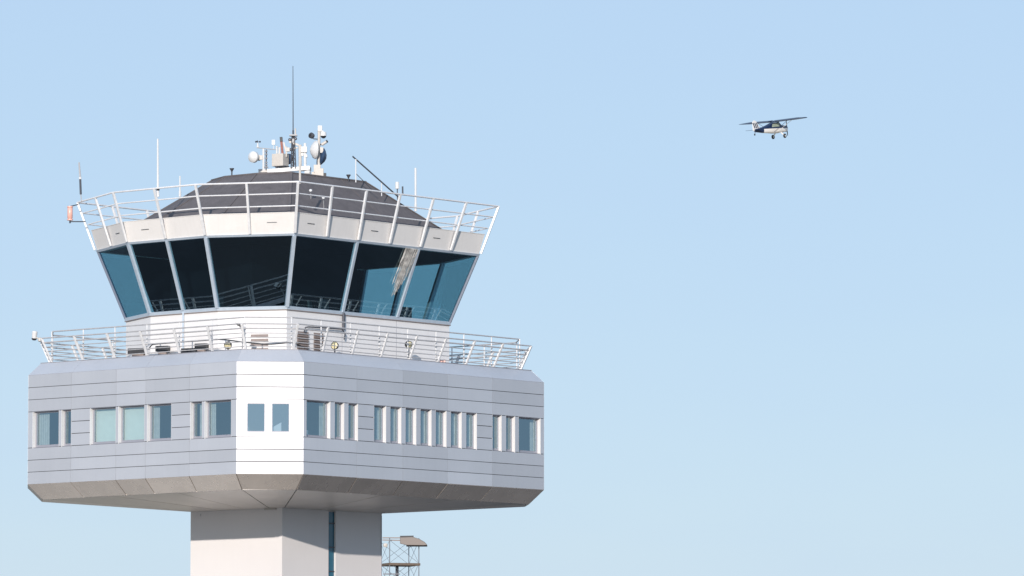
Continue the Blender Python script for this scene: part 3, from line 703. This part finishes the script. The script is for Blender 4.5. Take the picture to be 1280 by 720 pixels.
# vents
for (x, y, lab) in ((289.8, 211, 'small dark mushroom vent on the left ridge of the roof'), (435.6, 219, 'small dark mushroom vent on the right ridge of the roof')):
    b = S(x, y + 10, -.6); t = thing('roof_vent', lab, 'vent', b, group='mushroom vents on the roof')
    m = MB(); m.tube(b, S(x, y + 2, -.6), .025); part(m, 'pipe', M['steel'], t)
    m = MB(); m.lathe([(0, .03), (.05, .05), (.1, .085), (.12, .08)], S(x, y + 3.4, -.6), (0, 0, 1), 12); part(m, 'cap', M['steel'], t, smooth=True)
# small lamps and lightning gear on the roof slope
for (x, y, Y, lab) in ((388.3, 238.7, -4.0, 'upper small white lamp on the front slope of the roof'), (404.3, 247.7, -4.4, 'lower small white lamp on the front slope of the roof')):
    m = MB(); c = S(x, y, Y); m.lathe([(-.06, .03), (-.03, .05), (.04, .055), (.06, .03)], c, (0, -.8, .5), 10); m.tube(c, c + Vector((0, .5, -.35)), .015)
    simple(m, 'roof_lamp', M['plastic'], lab, 'lamp', c, smooth=True, group='small lamps on the roof slope')
# whips
def whip(pts, label, name='whip_antenna'):
    b = pts[0][0]; t = thing(name, label, 'antenna', b)
    for (a, c, r0, r1, m, nm) in [(p[0], p[1], p[2], p[3], p[4], p[5]) for p in pts]:
        part(MB().tube(a, c, r0, r1, 10), nm, m, t, smooth=True)
A = lambda x, y, Y: spot(x, y, Y)
yl = -1.2
whip([(A(102, 252, yl), A(101, 243, yl), .018, .018, M['grey'], 'stem'), (A(101, 243, yl), A(100.3, 224, yl), .04, .04, M['steel'], 'lower_rod'), (A(100.3, 224, yl), A(100.2, 221.5, yl), .05, .05, M['plastic'], 'joint'), (A(100.2, 221.5, yl), A(98.8, 203, yl), .036, .03, M['grey'], 'upper_rod')], 'short grey two-part whip antenna at the far left corner of the roof railing')
yl = -5.3
whip([(A(197.6, 246, yl), A(197.4, 237, yl), .05, .05, M['rail'], 'base'), (A(197.4, 238, yl), A(197.4, 236, yl), .06, .06, M['dark'], 'clamp'), (A(197.4, 236, yl), A(197.2, 173.5, yl), .042, .03, M['plastic'], 'rod')], 'tall white whip antenna clamped to the left roof railing')
yl = 1.0
whip([(A(225, 246, yl), A(225, 239, yl), .045, .045, M['plastic'], 'base'), (A(225, 239, yl), A(225, 220, yl), .03, .025, M['plastic'], 'rod')], 'very short white rod antenna behind the left slope of the roof')
yl = 1.8
whip([(A(519.5, 264, yl), A(519.5, 255, yl), .05, .05, M['plastic'], 'base'), (A(519.5, 255, yl), A(519.4, 210, yl), .04, .04, M['plastic'], 'rod')], 'thick white rod antenna standing behind the right slope of the roof')
yl = .6
whip([(A(496.8, 250, yl), A(496.6, 235, yl), .02, .02, M['steel'], 'stem'), (A(496.6, 236, yl), A(496.5, 227.5, yl), .075, .07, M['plastic'], 'radome')], 'white can shaped antenna on a thin stem right of the slanting pole', 'can_antenna')
pt_(503.4, 243, 503.2, 233, .03, M['steel'], 'short dark stub on top of the right roof railing', Y=-3.3, name='stub_antenna')
# obstruction light
yl = -1.4; b = A(87.5, 276, yl); t = thing('obstruction_light', 'faded red obstruction lamp on two arms at the left end of the roof railing', 'lamp', b)
m = MB(); m.lathe([(0, .07), (.04, .098), (.38, .098), (.42, .07)], A(87.5, 273.5, yl), (0, 0, 1), 14); part(m, 'lens', M['red'], t, smooth=True)
m = MB(); m.lathe([(0, .11), (.05, .11)], A(87.5, 275.5, yl), (0, 0, 1), 14); m.lathe([(0, .105), (.05, .105)], A(87.5, 259.5, yl), (0, 0, 1), 14); part(m, 'cap', M['red'], t, smooth=True)
m = MB(); m.tube(A(87.5, 258, yl), A(98, 255.5, yl), .02); part(m, 'arm', M['steel'], t)
m = MB(); m.tube(A(87.5, 277, yl), A(107, 277, yl), .02); m.tube(A(87.5, 279, yl), A(87.5, 275, yl), .03); part(m, 'arm', M['steel'], t)

# ------------------------------------------------------------------ balcony equipment
yw = lambda x: -8 + (302 - x) / 251 * 6.8 if x < 302 else (-8.1 if x < 372 else -8.1 + (x - 372) / 292 * 9.6)   # depth of the railing
for (x0, x1, yt, off, lab) in ((160, 186, 435.5, 1.9, 'long low black box on the balcony at the left end of the white wall'), (195, 212, 432.5, 1.5, 'second black box from the left along the balcony wall'), (227, 246, 435.5, 1.5, 'flat black box on the balcony under the thin grey downpipe'), (244, 260, 429.5, 1.6, 'tallest black box on the balcony beside the grey downpipe')):
    Y = yw((x0 + x1) / 2) + off; c = A((x0 + x1) / 2, yt, Y); w = (x1 - x0) * PX
    t = thing('balcony_box', lab, 'floodlight', Vector((c.x, c.y, 17.1)), ROT + .35, 'black boxes along the balcony')  # black equipment boxes of unknown use, not lamps
    h = c.z - 17.1
    MB().box((0, 0, h - .1), (w, .22, .2)).build('housing', M['dark'], t, bevel=.012)
    m = MB(); m.box((0, 0, (h - .2) / 2), (w * .6, .12, h - .2)); m.build('foot', M['brown'], t)
def flood(x, y, Y, label, aim):
    b = A(x, y, Y); t = thing('floodlight', label, 'floodlight', b, 0, 'round floodlights on the balcony'); a = Vector(aim).normalized()
    m = MB(); m.lathe([(-.14, .05), (-.1, .11), (0, .14), (.03, .145)], b, a, 16); part(m, 'housing', M['dark'], t, smooth=True)
    m = MB(); m.lathe([(.031, .125), (.045, .10), (.05, .01)], b, a, 16); part(m, 'lens', M['lens'], t, smooth=True)
    m = MB(); m.tube(b, (b.x, b.y, 17.1), .025); part(m, 'stand', M['steel'], t)
flood(285, 431.5, -6.6, 'floodlight with yellowish lens left of the brown louvre', (-.3, -.8, -.5))
flood(418.5, 432, -4.9, 'floodlight with yellowish lens right of the dark louvres', (-.5, -.9, .1))
flood(511, 431, -2.2, 'floodlight behind the railing near the middle of the right wall', (.6, -.6, -.3))
m = MB(); c = A(553, 450.5, -1.2); m.box(c - Vector((0, 0, .12)), (.22, .12, .3)); simple(m, 'fire_box', M['red'], 'small red box low on the balcony at the right end of the white wall', 'box', c, bevel=.01)
# cameras on the railing
b = A(50, 424.5, -1.35); t = thing('security_camera', 'white camera with black underside on the left end of the balcony railing', 'camera', b)
m = MB(); c = A(43.2, 418.5, -1.35); m.lathe([(-.12, .09), (.1, .1), (.14, .07)], c, (0.1, -.2, 1), 14); part(m, 'housing', M['plastic'], t, smooth=True)
m = MB(); m.lathe([(-.2, .05), (-.17, .09), (-.121, .095)], c, (0.1, -.2, 1), 14); part(m, 'dome', M['dark'], t, smooth=True)
m = MB(); m.tube(b, A(44, 421, -1.35), .025); m.lathe([(-.08, .03), (-.05, .075), (.05, .075), (.08, .03)], b, (0, 0, 1), 12); part(m, 'bracket', M['cream'], t, smooth=True)
b = A(303, 440, -8.05); t = thing('security_camera', 'small black camera on a post at the front corner of the balcony', 'camera', b)
m = MB(); m.tube(b, A(303, 410, -8.05), .022); m.tube(A(303, 415, -8.05), A(299.5, 407, -8.05), .02); part(m, 'post', M['grey'], t)
m = MB(); m.box(A(299, 405.6, -8.05), (.15, .2, .11), Matrix.Rotation(.4, 3, 'Y')); part(m, 'housing', M['dark'], t, bevel=.012)
m = MB(); m.box(A(297, 403.6, -8.05), (.2, .22, .02), Matrix.Rotation(.2, 3, 'Y')); part(m, 'sun_hood', M['plastic'], t)
# draped cable
cp = [(186, 437), (189, 432), (194, 430.3), (212, 428.7), (229, 427.3), (250, 426), (268, 424.6), (280, 424.4), (292, 426), (305, 427.7), (320, 429.3), (336, 430.3), (350, 429.4), (364, 428.2), (372, 430.5), (381, 435)]
pts = [A(x, y, yw(x) + .55) for x, y in cp]
fine = []
for i in range(len(pts) - 1):
    p0, p1, p2, p3 = pts[max(0, i-1)], pts[i], pts[i+1], pts[min(len(pts)-1, i+2)]
    for k in range(4):
        t_ = k / 4; fine.append(.5 * ((2*p1) + (p2-p0)*t_ + (2*p0-5*p1+4*p2-p3)*t_**2 + (-p0+3*p1-3*p2+p3)*t_**3))
m = MB(); m.path(fine + [pts[-1]], .02, 8); simple(m, 'cable', M['dark'], 'black cable draped along the front of the balcony railing', 'cable', pts[0], smooth=True)

# ------------------------------------------------------------------ lattice mast behind the shaft
YM = 60.0
base = spot(498.5, 999, YM); base.z = 0
t = thing('lighting_mast', 'grey lattice mast with a floodlight head standing beyond the shaft', 'lighting mast', base)
topz = spot(498, 673, YM).z; hw = .72
m = MB(); legs = [Vector((base.x + sx * hw, base.y + sy * hw, 0)) for sx, sy in ((-1, -1), (1, -1), (1, 1), (-1, 1))]
RZ = Matrix.Rotation(.35, 3, 'Z'); legs = [Vector((base.x, base.y, 0)) + RZ @ (q - Vector((base.x, base.y, 0))) for q in legs]
upz = Vector((0, 0, 1)); nb = int(topz / 1.06)
for q in legs: m.tube(q, q + upz * topz, .023)
for k in range(nb):
    za, zb = topz - 1.06 * k - .12, topz - 1.06 * (k + 1) - .12
    if zb < 0: break
    for i in range(4):
        p, q = legs[i], legs[(i+1) % 4]
        m.tube(p + upz * za, q + upz * zb, .009, n=6); m.tube(q + upz * za, p + upz * zb, .009, n=6)
part(m, 'lattice', M['lattice'], t)
zp = spot(498, 706, YM).z
m = MB()
for zz, mm in ((zp, 0),): m.box((base.x, base.y, zz), (1.55, 1.55, .11), RZ)
part(m, 'platform', M['wood'], t)
m = MB(); m.tube((base.x - .1, base.y, zp), (base.x - .1, base.y, zp - 1.5), .075); m.bar(spot(479, 717.5, YM - .6), spot(500, 717.5, YM - .6), .06, .05); part(m, 'ladder', M['steel'], t)
m = MB(); m.bar(spot(478, 672.3, YM - .5), spot(501, 672.3, YM - .5), .05, .05); m.bar(spot(478, 675, YM - .5), spot(501, 675.5, YM - .5), .05, .05); part(m, 'arm', M['brown'], t)
m = MB(); 
prof = [(500, 671.5), (516, 671), (524, 673.5), (531, 677.5), (534.5, 681.5), (529, 681.8), (508, 681.5), (500, 679.5)]
m.prism([spot(x, y, YM - 1.0) for x, y in prof], [spot(x, y, YM) for x, y in prof]); fh = part(m, 'floodlight_head', M['flood'], t, bevel=.02)
m = MB(); m.bar(spot(500, 670.6, YM - .5), spot(517, 670.3, YM - .5), .3, .05); m.bar(spot(508, 682.3, YM - .5), spot(534, 682.3, YM - .5), .8, .04); m.build('visor', M['dark'], fh, t.location)
m = MB(); c = spot(481.5, 681.5, YM - .7); m.lathe([(-.12, .05), (-.08, .09), (.08, .1), (.1, .06)], c, (.3, -1, -.1), 12); simple(m, 'spot_lamp', M['cream'], 'small pale lamp on the lattice mast beside the shaft edge', 'lamp', c, smooth=True)

# ------------------------------------------------------------------ light aircraft
pc = spot(966, 162.0, 505)
pl = thing('light_aircraft', 'small high-wing propeller plane with navy wings and cream belly flying', 'aircraft', pc, 0)
pl.rotation_mode = 'XYZ'
pl.rotation_euler = (R(-.2), R(-8.5), R(49))
def loft(secs, n=16, seg=None, m=None):
    """secs: (x, zc, half width, half height)"""
    m = m or MB(); vs = []; fs = []
    for x, zc, hw_, hh in secs:
        for i in range(n):
            a = 2 * math.pi * i / n; ca, sa = math.cos(a), math.sin(a)
            sq = lambda c: math.copysign(abs(c) ** .7, c)
            vs.append(Vector((x, hw_ * sq(ca), zc + hh * sq(sa))))
    for k in range(len(secs) - 1):
        for i in range(n):
            j = (i+1) % n; fs.append([k*n + i, k*n + j, (k+1)*n + j, (k+1)*n + i])
    fs += [list(range(n))[::-1], [(len(secs)-1)*n + i for i in range(n)]]
    return m.add(vs, fs)
paint = bpy.data.materials.new('navy over cream aircraft paint'); paint.use_nodes = True
N = paint.node_tree.nodes; L = paint.node_tree.links; bs = N['Principled BSDF']; bs.inputs['Roughness'].default_value = .3
tc = N.new('ShaderNodeTexCoord'); sx = N.new('ShaderNodeSeparateXYZ'); L.new(tc.outputs['Object'], sx.inputs[0])
ml = N.new('ShaderNodeMath'); ml.operation = 'MULTIPLY_ADD'; ml.inputs[1].default_value = .03; L.new(sx.outputs['X'], ml.inputs[0]); L.new(sx.outputs['Z'], ml.inputs[2])
gt = N.new('ShaderNodeMath'); gt.operation = 'GREATER_THAN'; gt.inputs[1].default_value = .12; L.new(ml.outputs[0], gt.inputs[0])
lt = N.new('ShaderNodeMath'); lt.operation = 'LESS_THAN'; lt.inputs[1].default_value = -2.1; L.new(sx.outputs['X'], lt.inputs[0])
mxx = N.new('ShaderNodeMath'); mxx.operation = 'MAXIMUM'; L.new(gt.outputs[0], mxx.inputs[0]); L.new(lt.outputs[0], mxx.inputs[1])
mc = N.new('ShaderNodeMix'); mc.data_type = 'RGBA'; mc.inputs['A'].default_value = (.86, .82, .78, 1); mc.inputs['B'].default_value = (.008, .022, .07, 1)
L.new(mxx.outputs[0], mc.inputs['Factor']); L.new(mc.outputs['Result'], bs.inputs['Base Color'])
navyp = mat('navy aircraft paint', (.008, .018, .05), .3, 0, .05, 3); creamp = mat('cream aircraft paint', (.85, .82, .79), .35, 0, .03, 3)
fus = loft([(2.75, -.02, .18, .20), (2.6, -.02, .38, .36), (1.9, -.02, .46, .46), (1.3, .04, .50, .50), (.9, .18, .52, .70), (-.2, .20, .52, .70), (-.9, .14, .46, .56), (-2.2, .06, .27, .36), (-3.7, .08, .09, .18)]).build('fuselage', paint, pl, smooth=True)
for s in (1, -1):
    m = MB(); m.slab([Vector((-.75, s * .5, .32)), Vector((.75, s * .525, .32)), Vector((.75, s * .525, .72)), Vector((-.6, s * .5, .70))], Vector((0, s, 0)), .02); m.build('cabin_window', mat('aircraft window', (.35, .40, .30), .1, 0, .3, 4), fus)
m = MB(); m.slab([Vector((1.32, -.42, .46)), Vector((1.32, .42, .46)), Vector((.86, .40, .9)), Vector((.86, -.40, .9))], Vector((.6, 0, .8)), .03); m.build('windscreen', mat('aircraft windscreen', (.4, .5, .55), .08, 0, .1, 4), fus)
def airfoil_wing(y0, y1, c0, c1, xq, z0, z1, th, name, m_, par, steps=4):
    m = MB(); prof = [(1, 0), (.85, .35), (.6, .75), (.35, .95), (.12, .75), (0, 0), (.12, -.35), (.4, -.45), (.8, -.2)]; vs = []; fs = []; n = len(prof)
    for k in range(steps + 1):
        t_ = k / steps; y = y0 + (y1 - y0) * t_; c = c0 + (c1 - c0) * t_; z = z0 + (z1 - z0) * t_; tk = th * (1 if k < steps else .5)
        for px_, pz in prof: vs.append(Vector((xq + c * .3 - px_ * c, y, z + pz * tk)))
    for k in range(steps):
        for i in range(n): j = (i+1) % n; fs.append([k*n + i, k*n + j, (k+1)*n + j, (k+1)*n + i])
    fs += [list(range(n)), [steps*n + i for i in range(n)][::-1]]
    m.add(vs, fs); return m.build(name, m_, par, smooth=True)
for s in (1, -1):
    w = airfoil_wing(s * .3, s * 5.0, 1.5, 1.42, .45, .98, 1.06, .19, 'wing', navyp, pl)
    MB().bar((-.62, s * 2.9, 1.0), (-.60, s * 4.3, 1.04), .1, .03).build('aileron', navyp, w)
    for xx, sm in ((.55, creamp), (-.35, navyp)):
        MB().bar((xx * .8, s * .45, -.3), (xx, s * 2.7, .96), .055, .03, (0, 0, 1)).build('strut', sm, pl)
    MB().add([Vector(q) for q in ((-2.95, s*.08, .14), (-2.95 - .5, s*1.35, .16), (-3.75, s*1.4, .16), (-3.85, s*.08, .14), (-2.95, s*.08, .18), (-3.45, s*1.35, .19), (-3.75, s*1.4, .19), (-3.85, s*.08, .18))],
             [[0, 1, 2, 3], [4, 7, 6, 5], [0, 4, 5, 1], [1, 5, 6, 2], [2, 6, 7, 3], [3, 7, 4, 0]]).build('tailplane', navyp, pl)
    MB().bar((1.05, s * .4, -.4), (1.12, s * .9, -.86), .14, .05, (1, 0, 0)).build('landing_leg', creamp, pl)
    wh = MB().lathe([(-.09, .12), (-.085, .24), (-.05, .28), (.05, .28), (.085, .24), (.09, .12)], (1.12, s * .94, -.92), (0, 1, 0), 18).build('wheel', M['dark'], pl, smooth=True)
    MB().lathe([(-.095, .11), (.095, .11)], (1.12, s * .94, -.92), (0, 1, 0), 12).build('hub', M['plastic'], wh)
fin = [(-2.6, .3), (-3.25, 1.25), (-3.65, 1.38), (-3.95, 1.2), (-4.0, .1), (-3.6, -.02)]
m = MB(); m.prism([Vector((x, -.04, z)) for x, z in fin], [Vector((x, .04, z)) for x, z in fin]); fo = m.build('tail_fin', creamp, pl)
for k in range(3):
    x0 = -3.0 - k * .33; m = MB(); q = [(x0 + .12, .38 + .02 * k), (x0 - .04, .34), (x0 - .32, .98), (x0 - .16, 1.1)]
    m.prism([Vector((x, -.046, z)) for x, z in q], [Vector((x, .046, z)) for x, z in q]); m.build('fin_stripe', navyp, fo)
tw = MB().lathe([(-.04, .06), (-.035, .11), (.035, .11), (.04, .06)], (-3.75, 0, -.42), (0, 1, 0), 12).build('tail_wheel', M['dark'], pl, smooth=True)
MB().bar((-3.6, 0, -.05), (-3.75, 0, -.42), .05, .05).build('spring', M['steel'], tw)
pr = MB().lathe([(2.74, .2), (2.86, .17), (3.0, .1), (3.06, .01)], (0, 0, 0), (1, 0, 0), 14); pr = pr.build('propeller', navyp, pl, smooth=True)
m = MB()
for s in (1, -1):
    m.prism([Vector((2.88, -.05, s*.1)), Vector((2.92, .05, s*.1)), Vector((2.92, .09, s*.55)), Vector((2.9, .04, s*.96)), Vector((2.88, -.05, s*.96)), Vector((2.87, -.08, s*.55))], [Vector((2.91, -.05, s*.1)), Vector((2.95, .05, s*.1)), Vector((2.94, .09, s*.55)), Vector((2.92, .04, s*.96)), Vector((2.9, -.05, s*.96)), Vector((2.9, -.08, s*.55))])
m.build('blade', M['dark'], pr)
MB().lathe([(-.05, .16), (.05, .16)], (2.62, .0, -.28), (1, 0, .2), 10).build('exhaust', M['steel'], fus)
